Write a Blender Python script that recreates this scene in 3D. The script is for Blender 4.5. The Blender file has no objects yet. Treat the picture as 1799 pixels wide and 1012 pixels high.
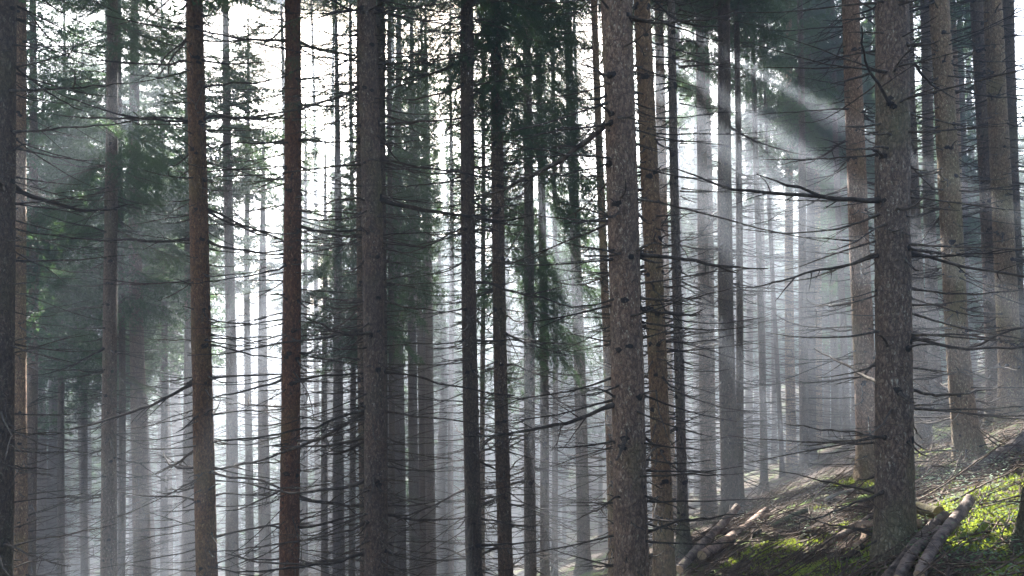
import bpy, math, random
import numpy as np
from mathutils import Vector, Matrix, noise as mnoise

# ------------------------------------------------------------------ camera, world, sun, exposure
scene = bpy.context.scene
COL = scene.collection
W_PX, H_PX, F_PX, HORIZON = 1799.0, 1012.0, 1350.0, 540.0
CAM = Vector((0.0, 0.0, 1.6))
PITCH = math.atan((HORIZON - H_PX / 2) / F_PX)
cam_data = bpy.data.cameras.new("camera")
cam_data.sensor_width = 36.0
cam_data.lens = F_PX / W_PX * 36.0
cam_data.clip_end = 2000.0
cam_data.clip_start = 0.05
cam = bpy.data.objects.new("camera", cam_data)
cam.location = CAM
cam.rotation_euler = (math.pi / 2 + PITCH, 0, 0)
COL.objects.link(cam)
scene.camera = cam

SUN_U, SUN_V = (750 - W_PX / 2) / F_PX, (HORIZON + 210) / F_PX
SUN_DIR = Vector((SUN_U, 1.0, SUN_V)).normalized()
SUN_EL = math.asin(SUN_DIR.z)
SUN_AZ = math.atan2(SUN_DIR.x, SUN_DIR.y)
world = bpy.data.worlds.new("World")
scene.world = world
world.use_nodes = True
wn = world.node_tree
bg = wn.nodes["Background"]
sky = wn.nodes.new("ShaderNodeTexSky")
sky.sky_type = 'NISHITA'
sky.sun_disc = False
sky.sun_elevation = SUN_EL
sky.sun_rotation = SUN_AZ
sky.air_density = 1.0
sky.dust_density = 2.5
sky.ozone_density = 1.0
wn.links.new(sky.outputs[0], bg.inputs[0])
bg.inputs[1].default_value = 0.058
sun_data = bpy.data.lights.new("sun", 'SUN')
sun_data.energy = 5.0
sun_data.angle = math.radians(0.5)
sun_data.color = (1.0, 0.97, 0.93)
sun = bpy.data.objects.new("sun", sun_data)
sun.rotation_euler = (-SUN_DIR).to_track_quat('-Z', 'Y').to_euler()
sun.location = (0, 0, 60)
COL.objects.link(sun)
scene.view_settings.view_transform = 'Standard'
scene.view_settings.look = 'None'
scene.view_settings.exposure = 3.35
scene.view_settings.gamma = 1.0
HAZE_DENSITY = 0.0065

cy = scene.cycles
cy.use_denoising = True
try:
    cy.denoiser = 'OPENIMAGEDENOISE'
except Exception:
    pass
cy.use_adaptive_sampling = False
cy.max_bounces = 8
cy.diffuse_bounces = 3
cy.glossy_bounces = 2
cy.transmission_bounces = 3
cy.transparent_max_bounces = 8
cy.volume_bounces = 0
cy.sample_clamp_indirect = 6.0

random.seed(7)
rng = np.random.default_rng(11)


def rnd(a, b):
    return random.uniform(a, b)


# ------------------------------------------------------------------ pixel -> world
CP, SP = math.cos(PITCH), math.sin(PITCH)


def ray(px, py):
    """direction through a pixel of the 1799 px photograph, scaled so that y = 1"""
    a, b = (px - W_PX / 2) / F_PX, (H_PX / 2 - py) / F_PX
    d = Vector((a, CP - b * SP, SP + b * CP))
    return d / d.y


def at(px, py, Y):
    return CAM + ray(px, py) * Y


# ------------------------------------------------------------------ ground height from the bases one can see
BASES = [(1197, 978, 11.5), (1282, 911, 17), (1300, 897, 18), (1247, 916, 20), (1342, 871, 24), (1389, 836, 30),
         (1415, 826, 25), (1467, 781, 32), (1486, 781, 30), (1530, 842, 12.5), (1577, 985, 6.9), (1621, 791, 16),
         (1652, 706, 20), (1706, 808, 11.5), (1768, 741, 13.5), (1800, 690, 17), (1799, 1030, 4.6), (1372, 838, 28), (1799, 628, 24), (1720, 655, 25), (1799, 650, 20.5), (1745, 680, 18.5)]
_B = np.array([[*(at(*b))] for b in BASES])
_A = np.c_[_B[:, 0], _B[:, 1], np.ones(len(_B))]
_A = np.vstack([_A, [[0, 0, 3.0], [-6, 0, 1.0], [-15, 15, 2.0]]])
_z = np.append(_B[:, 2], [0.0, -2.6, -11.5 * 2])
_A[-1] = [-30, 30, 2.0]
COEF = np.linalg.lstsq(_A, _z, rcond=None)[0]
_res = _B[:, 2] - _A[:len(_B)] @ COEF
_D = np.hypot(_B[:, None, 0] - _B[None, :, 0], _B[:, None, 1] - _B[None, :, 1])
SIG = 3.0
RBF = np.linalg.solve(np.exp(-(_D / SIG) ** 2) + np.eye(len(_B)) * 0.05, _res)


def ground_base(x, y):
    x = np.asarray(x, float); y = np.asarray(y, float)
    p = COEF[0] * x + COEF[1] * y + COEF[2]
    s = -13.0 - p
    p = np.where(s > 0, -13.0 - 9.0 * (1 - np.exp(-np.maximum(s, 0) / 9.0)), p)
    q = p - 2.0
    p = np.where(q > 0, 2.0 + 5.0 * (1 - np.exp(-np.maximum(q, 0) / 5.0)), p)
    w = np.maximum(0, y - 70)
    p = p + 24.0 * (1 - np.exp(-w / 45.0)) * np.clip((-p) / 8.0, 0, 1)
    d = np.hypot(x[..., None] - _B[:, 0], y[..., None] - _B[:, 1])
    return p + np.exp(-(d / SIG) ** 2) @ RBF


def ground_z(x, y):
    z = float(ground_base(x, y))
    n = mnoise.noise(Vector((x * 0.35, y * 0.35, 3.1))) * 0.16 + mnoise.noise(Vector((x * 1.3, y * 1.3, 7.7))) * 0.07 \
        + mnoise.noise(Vector((x * 4.1, y * 4.1, 1.7))) * 0.025
    return z + n


def ground_hit(px, py, near=3.0, far=60.0):
    d = ray(px, py)
    y = near
    while y < far:
        p = CAM + d * y
        if p.z < ground_z(p.x, p.y):
            return p
        y += 0.04
    return CAM + d * far


# ------------------------------------------------------------------ mesh helpers
class MB:
    """collects quads/tris as numpy arrays and links them as one mesh"""
    def __init__(self):
        self.v, self.f, self.m, self.n = [], [], [], 0

    def add(self, verts, faces, mat=0):
        verts = np.asarray(verts, float).reshape(-1, 3)
        faces = np.asarray(faces, int)
        self.v.append(verts)
        self.f.append(faces + self.n)
        self.m.append(np.full(len(faces), mat))
        self.n += len(verts)

    def tris(self, t, mat=0):
        t = np.asarray(t, float).reshape(-1, 3)
        self.add(t, np.arange(len(t)).reshape(-1, 3), mat)

    def tube(self, pts, rad, sides=6, mat=0, cap=True, jitter=0.0):
        pts = np.asarray(pts, float); rad = np.asarray(rad, float)
        n = len(pts)
        t = np.gradient(pts, axis=0)
        t /= np.linalg.norm(t, axis=1)[:, None] + 1e-12
        ref = np.array([0, 0, 1.0]) if abs(t[0][2]) < 0.9 else np.array([1.0, 0, 0])
        a = np.cross(t, ref); a /= np.linalg.norm(a, axis=1)[:, None] + 1e-12
        b = np.cross(t, a)
        th = np.linspace(0, 2 * np.pi, sides, endpoint=False)
        r = rad[:, None] * (1 + (rng.uniform(-jitter, jitter, (n, sides)) if jitter else 0))
        v = pts[:, None] + r[..., None] * (np.cos(th)[None, :, None] * a[:, None] + np.sin(th)[None, :, None] * b[:, None])
        i = np.arange(n - 1)[:, None] * sides
        j = np.arange(sides)[None]; k = (j + 1) % sides
        f = np.stack([i + j, i + k, i + sides + k, i + sides + j], -1).reshape(-1, 4)
        self.add(v, f, mat)
        if cap:
            for row, flip in ((0, True), (n - 1, False)):
                c = np.vstack([v[row], pts[row]])
                f = [(q, (q + 1) % sides, sides) for q in range(sides)]
                if flip:
                    f = [x[::-1] for x in f]
                self.add(c, f, mat)

    def mesh(self, name, mats, smooth=True):
        me = bpy.data.meshes.new(name)
        V = np.concatenate(self.v)
        loops, starts, tot, mi = [], [], [], []
        s = 0
        for f, m in zip(self.f, self.m):
            k = f.shape[1]
            loops.append(f.reshape(-1))
            starts.append(s + np.arange(len(f)) * k)
            tot.append(np.full(len(f), k)); mi.append(m)
            s += f.size
        loops = np.concatenate(loops).astype(np.int32); starts = np.concatenate(starts).astype(np.int32)
        tot = np.concatenate(tot).astype(np.int32); mi = np.concatenate(mi).astype(np.int32)
        me.vertices.add(len(V)); me.vertices.foreach_set("co", V.astype(np.float32).ravel())
        me.loops.add(len(loops)); me.loops.foreach_set("vertex_index", loops)
        me.polygons.add(len(starts)); me.polygons.foreach_set("loop_start", starts)
        me.polygons.foreach_set("loop_total", tot)
        me.polygons.foreach_set("material_index", mi)
        me.polygons.foreach_set("use_smooth", np.full(len(starts), smooth))
        for m in mats:
            me.materials.append(m)
        me.update(calc_edges=True)
        return me


def link(name, mesh, parent=None, loc=None, rot=None, scale=None):
    o = bpy.data.objects.new(name, mesh)
    COL.objects.link(o)
    if parent: o.parent = parent
    if loc is not None: o.location = loc
    if rot is not None: o.rotation_euler = rot
    if scale is not None: o.scale = scale
    return o


def tag(o, label=None, cat=None, group=None, kind=None):
    if label: o["label"] = label
    if cat: o["category"] = cat
    if group: o["group"] = group
    if kind: o["kind"] = kind
    return o


# ------------------------------------------------------------------ materials
class NT:
    def __init__(self, name):
        self.mat = bpy.data.materials.new(name)
        self.mat.use_nodes = True
        self.t = self.mat.node_tree
        self.p = self.t.nodes["Principled BSDF"]
        self.out = self.t.nodes["Material Output"]

    def n(self, typ, **kw):
        o = self.t.nodes.new(typ)
        for k, v in kw.items():
            if hasattr(o, k): setattr(o, k, v)
            else: o.inputs[k].default_value = v
        return o

    def l(self, a, b):
        self.t.links.new(a, b)

    def coords(self, scale=(1, 1, 1), rand=True):
        tc = self.n("ShaderNodeTexCoord")
        mp = self.n("ShaderNodeMapping")
        mp.inputs["Scale"].default_value = scale
        if rand:
            oi = self.n("ShaderNodeObjectInfo")
            mu = self.n("ShaderNodeMath", operation='MULTIPLY'); mu.inputs[1].default_value = 53.0
            self.l(oi.outputs["Random"], mu.inputs[0])
            ad = self.n("ShaderNodeVectorMath", operation='ADD')
            self.l(tc.outputs["Object"], ad.inputs[0]); self.l(mu.outputs[0], ad.inputs[1])
            self.l(ad.outputs[0], mp.inputs[0])
        else:
            self.l(tc.outputs["Object"], mp.inputs[0])
        return mp.outputs[0]

    def noise(self, vec, scale, detail=4, rough=0.6):
        o = self.n("ShaderNodeTexNoise")
        o.inputs["Scale"].default_value = scale; o.inputs["Detail"].default_value = detail
        o.inputs["Roughness"].default_value = rough
        self.l(vec, o.inputs["Vector"])
        return o.outputs["Fac"]

    def ramp(self, fac, stops):
        r = self.n("ShaderNodeValToRGB")
        e = r.color_ramp.elements
        while len(e) < len(stops): e.new(0.5)
        for el, (p, c) in zip(e, stops):
            el.position = p
            el.color = (*c, 1) if len(c) == 3 else c
        self.l(fac, r.inputs[0])
        return r.outputs[0]

    def mix(self, fac, a, b, mode='MIX'):
        m = self.n("ShaderNodeMix", data_type='RGBA', blend_type=mode)
        for s, v in ((0, fac), (6, a), (7, b)):
            if hasattr(v, "node"): self.l(v, m.inputs[s])
            elif s == 0: m.inputs[0].default_value = v
            else: m.inputs[s].default_value = (*v, 1)
        return m.outputs[2]

    def bump(self, h, strength, dist):
        b = self.n("ShaderNodeBump")
        b.inputs["Strength"].default_value = strength; b.inputs["Distance"].default_value = dist
        self.l(h, b.inputs["Height"]); self.l(b.outputs[0], self.p.inputs["Normal"])


def g(v):
    return (v, v, v)


def bark_material():
    m = NT("spruce_bark")
    v = m.coords((1, 1, 0.55))
    big = m.noise(v, 3.0, 3)
    mid = m.noise(v, 34.0, 6, 0.72)
    fine = m.noise(v, 130.0, 3, 0.6)
    base = m.ramp(mid, [(0.28, (0.028, 0.021, 0.016)), (0.46, (0.092, 0.067, 0.050)), (0.60, (0.165, 0.124, 0.094)), (0.78, (0.29, 0.235, 0.19))])
    base = m.mix(m.ramp(big, [(0.35, g(0)), (0.65, g(1))]), base, m.mix(1.0, base, (0.78, 0.86, 0.92), 'MULTIPLY'))
    vo = m.n("ShaderNodeTexVoronoi", feature='DISTANCE_TO_EDGE'); vo.inputs["Scale"].default_value = 38.0
    ds = m.n("ShaderNodeMix", data_type='VECTOR'); ds.inputs[0].default_value = 0.12
    nz = m.n("ShaderNodeTexNoise"); nz.inputs["Scale"].default_value = 9.0; m.l(v, nz.inputs["Vector"])
    m.l(v, ds.inputs[4]); m.l(nz.outputs["Color"], ds.inputs[5]); m.l(ds.outputs[1], vo.inputs["Vector"])
    crack = m.ramp(vo.outputs["Distance"], [(0.0, g(0)), (0.16, g(1))])
    base = m.mix(m.ramp(vo.outputs["Distance"], [(0.0, g(0.75)), (0.10, g(0))]), base, (0.035, 0.026, 0.022))
    # pale and grey-green lichen flecks
    lf = m.noise(v, 46.0, 4, 0.65)
    l2 = m.noise(v, 5.0, 3, 0.6)
    lm = m.n("ShaderNodeMath", operation='MULTIPLY')
    m.l(m.ramp(lf, [(0.57, g(0)), (0.66, g(1))]), lm.inputs[0]); m.l(m.ramp(l2, [(0.38, g(0)), (0.62, g(0.75))]), lm.inputs[1])
    base = m.mix(lm.outputs[0], base, (0.34, 0.35, 0.29))
    # green algae film in broad patches
    al = m.noise(v, 1.7, 3, 0.6)
    base = m.mix(m.ramp(al, [(0.52, g(0)), (0.75, g(0.45))]), base, (0.10, 0.115, 0.05))
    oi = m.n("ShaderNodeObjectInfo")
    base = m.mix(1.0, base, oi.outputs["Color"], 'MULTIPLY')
    base = m.mix(1.0, base, (1.28, 1.24, 1.2), 'MULTIPLY')
    tc = m.n("ShaderNodeTexCoord"); sx = m.n("ShaderNodeSeparateXYZ"); m.l(tc.outputs["Object"], sx.inputs[0])
    ft = m.n("ShaderNodeMath", operation='MULTIPLY_ADD'); ft.inputs[1].default_value = -0.9; m.l(sx.outputs[2], ft.inputs[0]); m.l(mid, ft.inputs[2])
    base = m.mix(m.ramp(ft.outputs[0], [(0.0, g(0)), (0.45, g(0.3))]), base, (0.07, 0.085, 0.03))
    m.l(base, m.p.inputs["Base Color"])
    m.p.inputs["Roughness"].default_value = 0.9
    m.p.inputs["Specular IOR Level"].default_value = 0.25
    ad = m.n("ShaderNodeMath", operation='MULTIPLY_ADD'); ad.inputs[1].default_value = 0.6
    m.l(crack, ad.inputs[0]); m.l(mid, ad.inputs[2])
    a2 = m.n("ShaderNodeMath", operation='MULTIPLY_ADD'); a2.inputs[1].default_value = 0.35
    m.l(fine, a2.inputs[0]); m.l(ad.outputs[0], a2.inputs[2])
    m.bump(a2.outputs[0], 1.0, 0.012)
    return m.mat


def simple_bark(name, stops, scale=30, bump=0.006, spec=0.2, tint=False):
    m = NT(name)
    v = m.coords((1, 1, 1))
    n1 = m.noise(v, scale, 4, 0.7)
    c = m.ramp(n1, stops)
    if tint:
        oi = m.n("ShaderNodeObjectInfo")
        c = m.mix(1.0, c, oi.outputs["Color"], 'MULTIPLY')
    m.l(c, m.p.inputs["Base Color"])
    m.p.inputs["Roughness"].default_value = 0.9
    m.p.inputs["Specular IOR Level"].default_value = spec
    m.bump(n1, 0.8, bump)
    return m.mat


def leaf_material(name, dark, light, trans=0.45, scale=1.2, tint=True):
    m = NT(name)
    v = m.coords((1, 1, 1))
    n1 = m.noise(v, scale, 3, 0.6)
    n2 = m.noise(v, 14.0, 2, 0.6)
    c = m.ramp(n1, [(0.3, dark), (0.7, light)])
    c = m.mix(m.ramp(n2, [(0.35, g(0)), (0.7, g(0.6))]), c, tuple(min(1, q * 1.5) for q in light))
    if tint:
        oi = m.n("ShaderNodeObjectInfo")
        c = m.mix(1.0, c, oi.outputs["Color"], 'MULTIPLY')
    m.l(c, m.p.inputs["Base Color"])
    m.p.inputs["Roughness"].default_value = 0.55
    m.p.inputs["Specular IOR Level"].default_value = 0.35
    tr = m.n("ShaderNodeBsdfTranslucent")
    m.l(m.mix(1.0, c, (1.5, 1.55, 0.7), 'MULTIPLY'), tr.inputs["Color"])
    ms = m.n("ShaderNodeMixShader"); ms.inputs[0].default_value = trans
    m.l(m.p.outputs[0], ms.inputs[1]); m.l(tr.outputs[0], ms.inputs[2])
    m.l(ms.outputs[0], m.out.inputs["Surface"])
    return m.mat


def ground_material():
    m = NT("forest_floor")
    v = m.coords((1, 1, 1), rand=False)
    a = m.noise(v, 60.0, 6, 0.75)
    b = m.noise(v, 9.0, 5, 0.65)
    c = m.noise(v, 1.1, 5, 0.62)
    litter = m.ramp(a, [(0.3, (0.030, 0.022, 0.017)), (0.5, (0.085, 0.060, 0.044)), (0.66, (0.17, 0.125, 0.09)), (0.8, (0.30, 0.24, 0.19))])
    moss = m.ramp(a, [(0.3, (0.035, 0.06, 0.010)), (0.55, (0.10, 0.15, 0.022)), (0.75, (0.22, 0.28, 0.05))])
    ad = m.n("ShaderNodeMath", operation='MULTIPLY_ADD'); ad.inputs[1].default_value = 0.35
    m.l(b, ad.inputs[0]); m.l(c, ad.inputs[2])
    col = m.mix(m.ramp(ad.outputs[0], [(0.70, g(0)), (0.80, g(1))]), litter, moss)
    m.l(col, m.p.inputs["Base Color"])
    m.p.inputs["Roughness"].default_value = 0.95
    m.p.inputs["Specular IOR Level"].default_value = 0.15
    h = m.n("ShaderNodeMath", operation='MULTIPLY_ADD'); h.inputs[1].default_value = 0.4
    m.l(a, h.inputs[0]); m.l(b, h.inputs[2])
    m.bump(h.outputs[0], 1.0, 0.06)
    return m.mat


BARK = bark_material()
KNOT = simple_bark("resin_dark_knot", [(0.3, (0.010, 0.008, 0.007)), (0.7, (0.035, 0.027, 0.023))], 60)
DEADWOOD = simple_bark("dead_twig_bark", [(0.35, (0.028, 0.021, 0.017)), (0.58, (0.085, 0.066, 0.052)), (0.75, (0.24, 0.23, 0.18))], 25, 0.003, tint=True)
LIVEWOOD = simple_bark("bough_bark", [(0.3, (0.05, 0.035, 0.025)), (0.7, (0.14, 0.10, 0.075))], 25, 0.003)
NEEDLE = leaf_material("spruce_needles", (0.024, 0.048, 0.032), (0.050, 0.088, 0.045), 0.4)
GROUND = ground_material()
LOGBARK = simple_bark("log_bark", [(0.32, (0.03, 0.024, 0.02)), (0.48, (0.12, 0.095, 0.078)), (0.60, (0.20, 0.165, 0.135)), (0.68, (0.10, 0.115, 0.045)), (0.8, (0.34, 0.28, 0.22))], 9, 0.03, tint=True)
LOGWOOD = simple_bark("log_cut_wood", [(0.3, (0.20, 0.14, 0.09)), (0.7, (0.42, 0.33, 0.22))], 40, 0.003, tint=True)
MOSS = leaf_material("moss_leaf", (0.08, 0.11, 0.022), (0.21, 0.24, 0.055), 0.45, 2.0, tint=False)  # moss green, brightened to stand in for sunlit patches
HERB = leaf_material("herb_leaf", (0.035, 0.075, 0.03), (0.08, 0.14, 0.05), 0.35, 3.0, tint=False)
LIT_LEAF = leaf_material("lit_leaf", (0.10, 0.15, 0.09), (0.22, 0.28, 0.20), 0.35, 3.0, tint=False)  # paler than the herb leaf; whitish light put into the colour

# ------------------------------------------------------------------ ground: one sheet to the far slope


def axis(lo, a, b, hi, d, grow=1.10):
    mid = list(np.arange(a, b, d))
    s, x = d, mid[-1]
    up = []
    while x < hi:
        s *= grow; x += s; up.append(x)
    s, x = d, a
    dn = []
    while x > lo:
        s *= grow; x -= s; dn.append(x)
    return np.array(dn[::-1] + mid + up)


gx = axis(-120, 0.5, 13.0, 130, 0.085)
gy = axis(-40, 3.5, 17.0, 165, 0.085)
X, Y_ = np.meshgrid(gx, gy)
Z = ground_base(X, Y_)
for iy in range(Z.shape[0]):
    for ix in range(Z.shape[1]):
        x, y = X[iy, ix], Y_[iy, ix]
        Z[iy, ix] += mnoise.noise(Vector((x * 0.35, y * 0.35, 3.1))) * 0.16 + mnoise.noise(Vector((x * 1.3, y * 1.3, 7.7))) * 0.07 \
            + mnoise.noise(Vector((x * 4.1, y * 4.1, 1.7))) * 0.025
nb = MB()
nx = len(gx)
q = (np.arange(len(gy) - 1)[:, None] * nx + np.arange(nx - 1)[None]).reshape(-1)
nb.add(np.stack([X, Y_, Z], -1).reshape(-1, 3), np.stack([q, q + 1, q + nx + 1, q + nx], -1))
ground = link("ground", nb.mesh("ground", [GROUND]))
tag(ground, "steep forest floor of needle litter and moss sloping down to the left", "ground", kind="structure")

# ------------------------------------------------------------------ dead branches (library)


def dead_branch_geo(mb, L, r0, origin=(0, 0, 0), d=(1, 0, 0), sag=0.12, seed=0, twigs=9, sides=5, tip_up=0.05, mat=0, detail=1.0):
    r = np.random.default_rng(seed)
    d = np.array(d, float); d /= np.linalg.norm(d)
    up = np.array([0, 0, 1.0])
    side = np.cross(up, d); side /= np.linalg.norm(side) + 1e-9
    n = max(6, int(13 * detail))
    t = np.linspace(0, 1, n)
    wob = np.cumsum(r.normal(0, 0.0055, (n, 2)), axis=0) * L
    wob[0] = 0
    P = np.array(origin) + d * (t * L)[:, None] + up * ((-sag * 4 * t * (1 - t) * 0.5 - sag * t ** 1.5 + tip_up * t ** 3) * L + wob[:, 0])[:, None] \
        + side * (wob[:, 1] + r.normal(0, 0.05) * L * t ** 2)[:, None]
    for _ in range(2):
        i0 = int(r.integers(2, n - 1))
        kv = up * r.normal(0, .05) + side * r.normal(0, .07)
        P[i0:] += kv * ((t[i0:] - t[i0 - 1]) * L)[:, None]
    rad = r0 * (1 - t) ** 0.7 * 0.9 + 0.0021
    rad[0] *= 1.5
    mb.tube(P, rad, sides, mat)
    if twigs > 3 and r.random() < .45:
        i0 = int(n * r.uniform(.35, .65))
        fd = d + side * r.choice([-1, 1]) * r.uniform(.35, .7) + up * r.uniform(-.25, .25)
        fd /= np.linalg.norm(fd)
        u = np.linspace(0, 1, 6)
        fl = L * (1 - t[i0]) * r.uniform(.5, .95)
        F_ = P[i0] + fd * (u * fl)[:, None] + np.cumsum(r.normal(0, .012, (6, 3)), axis=0) * fl * (u[:, None] > 0)
        F_[0] = P[i0]
        mb.tube(F_, rad[i0] * .8 * (1 - u) ** .7 + .0018, 4, mat, cap=False)
    for k in range(twigs):
        tt = r.uniform(0.18, 0.97)
        i = min(n - 2, int(tt * (n - 1)))
        p0 = P[i] + (P[i + 1] - P[i]) * (tt * (n - 1) - i)
        s = 1 if r.random() < 0.5 else -1
        ang = math.radians(r.uniform(30, 70))
        tl = L * r.uniform(0.06, 0.30) * (1.15 - tt)
        td = d * math.cos(ang) + side * s * math.sin(ang) + up * r.uniform(-0.45, 0.3)
        td /= np.linalg.norm(td)
        u = np.linspace(0, 1, 4)
        Q = p0 + td * (u * tl)[:, None] + up * (-0.12 * u ** 2 * tl * r.uniform(-1, 2))[:, None] + d * (0.15 * tl * u ** 2)[:, None]
        rt = max(0.0020, rad[i] * 0.5)
        mb.tube(Q, rt * (1 - 0.8 * u), 3, mat, cap=False)
        if r.random() < 0.45:
            j = 2
            td2 = td + side * r.uniform(-0.8, 0.8) + up * r.uniform(-.5, .5)
            td2 /= np.linalg.norm(td2)
            Q2 = Q[j] + td2 * (np.linspace(0, 1, 3) * tl * 0.4)[:, None]
            mb.tube(Q2, rt * np.array([0.5, 0.35, 0.1]), 3, mat, cap=False)


BRANCHES = []
for k in range(22):
    mb = MB()
    L = 1.0
    dead_branch_geo(mb, L, [0.0078, 0.0062, 0.0055, 0.0095][k % 4], seed=100 + k, sag=[0.02, 0.05, 0.08, -0.02, 0.03, 0.13][k % 6], twigs=[9, 16, 6, 12, 4][k % 5],
                    tip_up=[0.03, 0.09, 0.01][k % 3])
    BRANCHES.append(mb.mesh("dead_branch_mesh", [DEADWOOD]))
STUBS = []
for k in range(6):
    mb = MB()
    dead_branch_geo(mb, 0.22, 0.008, seed=300 + k, sag=[0.1, -0.25, 0.3][k % 3], twigs=k % 3, tip_up=0)
    STUBS.append(mb.mesh("broken_branch_mesh", [DEADWOOD]))


def dead_set(seed, h, spacing, lmin, lmax, detail=0.5, r=0.11, sides=4, side_bias=0.0):
    """a merged set of dead branches up a stretch of trunk of height h (for trees too far off to read single branches)"""
    rr = np.random.default_rng(seed)
    mb = MB()
    z = 0.0
    while z < h:
        for k in range(rr.integers(3, 6)):
            az = rr.uniform(0, 2 * np.pi)
            L = rr.uniform(lmin, lmax) * (0.35 if rr.random() < 0.25 else 1)
            dip = rr.uniform(-0.25, 0.12)
            d = (math.cos(az), math.sin(az), dip)
            dead_branch_geo(mb, L, 0.0085, (math.cos(az) * r * .8, math.sin(az) * r * .8, z + rr.uniform(-.1, .1)), d, sag=rr.uniform(-.03, .11),
                            seed=int(rr.integers(1e9)), twigs=int(4 + 6 * detail), sides=sides, tip_up=rr.uniform(0, .06), detail=detail)
        z += spacing * rr.uniform(0.6, 1.3)
    return mb


# ------------------------------------------------------------------ live foliage


def norm(a):
    return a / (np.linalg.norm(a, axis=-1, keepdims=True) + 1e-12)


def shoots(P, D, Ls, n, bl, bw, r, splay=0.9):
    """short needle blades along shoots P + D*s; returns triangles (M,3,3)"""
    N = len(P)
    s = (np.arange(n) + 0.5) / n
    base = P[:, None] + D[:, None] * (Ls[:, None] * s[None])[..., None]
    rndv = norm(r.normal(size=(N, 1, 3)) * np.array([1, 1, 0.45]) + r.normal(size=(N, n, 3)) * 0.35)
    sd = norm(np.cross(np.broadcast_to(D[:, None], rndv.shape), rndv))
    sgn = np.where(np.arange(n) % 2 == 0, 1.0, -1.0)[None, :, None]
    dr = norm(D[:, None] * 0.75 + sd * sgn * splay)
    ln = bl * (1 - 0.45 * s)[None, :, None] * r.uniform(0.75, 1.2, (N, n, 1))
    wd = D[:, None] * bw * 0.5 + np.cross(dr, D[:, None]) * bw * 0.25
    return np.stack([base - wd, base + wd, base + dr * ln], 2).reshape(-1, 3, 3)


def bough_arrays(L, seed, lod):
    """returns needle triangles and woody segments [(pts, rad)] of one live bough growing along +x"""
    r = np.random.default_rng(seed)
    droop = r.uniform(0.18, 0.34)
    n = 12
    t = np.linspace(0, 1, n)
    ax = np.stack([t * L, np.cumsum(r.normal(0, .012, n)) * L, (-droop * t ** 1.3 * 1.25 + 0.16 * t ** 4) * L], 1)
    wood = [(ax, 0.012 * (1 - t) ** .8 * L / 2 + .002)]
    sp = {0: 0.16, 1: 0.095, 2: 0.07, 3: 0.30}[lod]
    tt = np.arange(0.14, 0.995, sp / L)
    SP_, SD, SL = [], [], []
    for side in (-1, 1):
        for q in tt + r.uniform(-.3, .3, len(tt)) * sp / L:
            q = min(max(q, .05), .99)
            p0 = np.array([np.interp(q, t, ax[:, k]) for k in range(3)])
            if r.random() < 0.12 and q < .6: continue
            env = math.sin(min(1, q * 1.6 + .25) * math.pi / 2) * (1.04 - q) ** 0.7
            l2 = L * 0.42 * env * r.uniform(0.6, 1.15) + 0.06
            a = math.radians(r.uniform(45, 68))
            d = np.array([math.cos(a), side * math.sin(a), r.uniform(-0.45, -0.12)])
            m = max(3, int(l2 / (0.10 if lod < 3 else .3)))
            u = np.linspace(0, 1, m)
            Q = p0 + norm(d) * (u * l2)[:, None] + np.array([0.1, 0, -0.50]) * (u[:, None] ** 1.7) * l2
            if lod: wood.append((Q[[0, m // 2, m - 1]], np.array([.004, .0028, .001])))
            seg = np.diff(Q, axis=0)
            SP_.append(Q[:-1]); SD.append(norm(seg)); SL.append(np.linalg.norm(seg, axis=1))
            # tertiary shoots off the secondary, hanging
            k3 = max(2, int(l2 / {0: .13, 3: .25}.get(lod, .055)))
            u3 = np.sort(r.uniform(0.1, 1, k3))
            P3 = np.stack([np.interp(u3, u, Q[:, k]) for k in range(3)], 1)
            s3 = np.where(r.random(k3) < .5, -1, 1)[:, None]
            b = norm(norm(d)[None] + s3 * np.array([math.sin(a), -side * math.cos(a), 0])[None] * r.uniform(.6, 1.1, (k3, 1)) + np.array([0, 0, -1]) * r.uniform(.1, 1.0, (k3, 1)))
            SP_.append(P3); SD.append(b); SL.append(r.uniform(.06, .17, k3) * (1.2 - 0.5 * u3) * (1.35 if lod == 0 else 1))
    seg = np.diff(ax[4:], axis=0)
    SP_.append(ax[4:-1]); SD.append(norm(seg)); SL.append(np.linalg.norm(seg, axis=1))
    P, D, Ls = np.concatenate(SP_), np.concatenate(SD), np.concatenate(SL)
    if lod == 0: T = shoots(P, D, Ls, 3, 0.12, 0.055, r)
    elif lod == 3: T = shoots(P, D, Ls, 1, 0.36, 0.21, r)
    elif lod == 1: T = shoots(P, D, Ls, 7, 0.042, 0.014, r)
    else: T = shoots(P, D, Ls, 22, 0.021, 0.0042, r, 1.1)
    return T, wood


LIB = {lod: [bough_arrays(2.0, 40 + k + lod * 10, lod) for k in range(5)] for lod in (0, 1, 2, 3)}
BOUGHS = []
for T, wood in LIB[2]:
    mb = MB(); mb.tris(T, 0)
    for p, rr in wood: mb.tube(p, rr, 4, 1, cap=False)
    BOUGHS.append(mb.mesh("live_bough_mesh", [NEEDLE, LIVEWOOD]))


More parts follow.
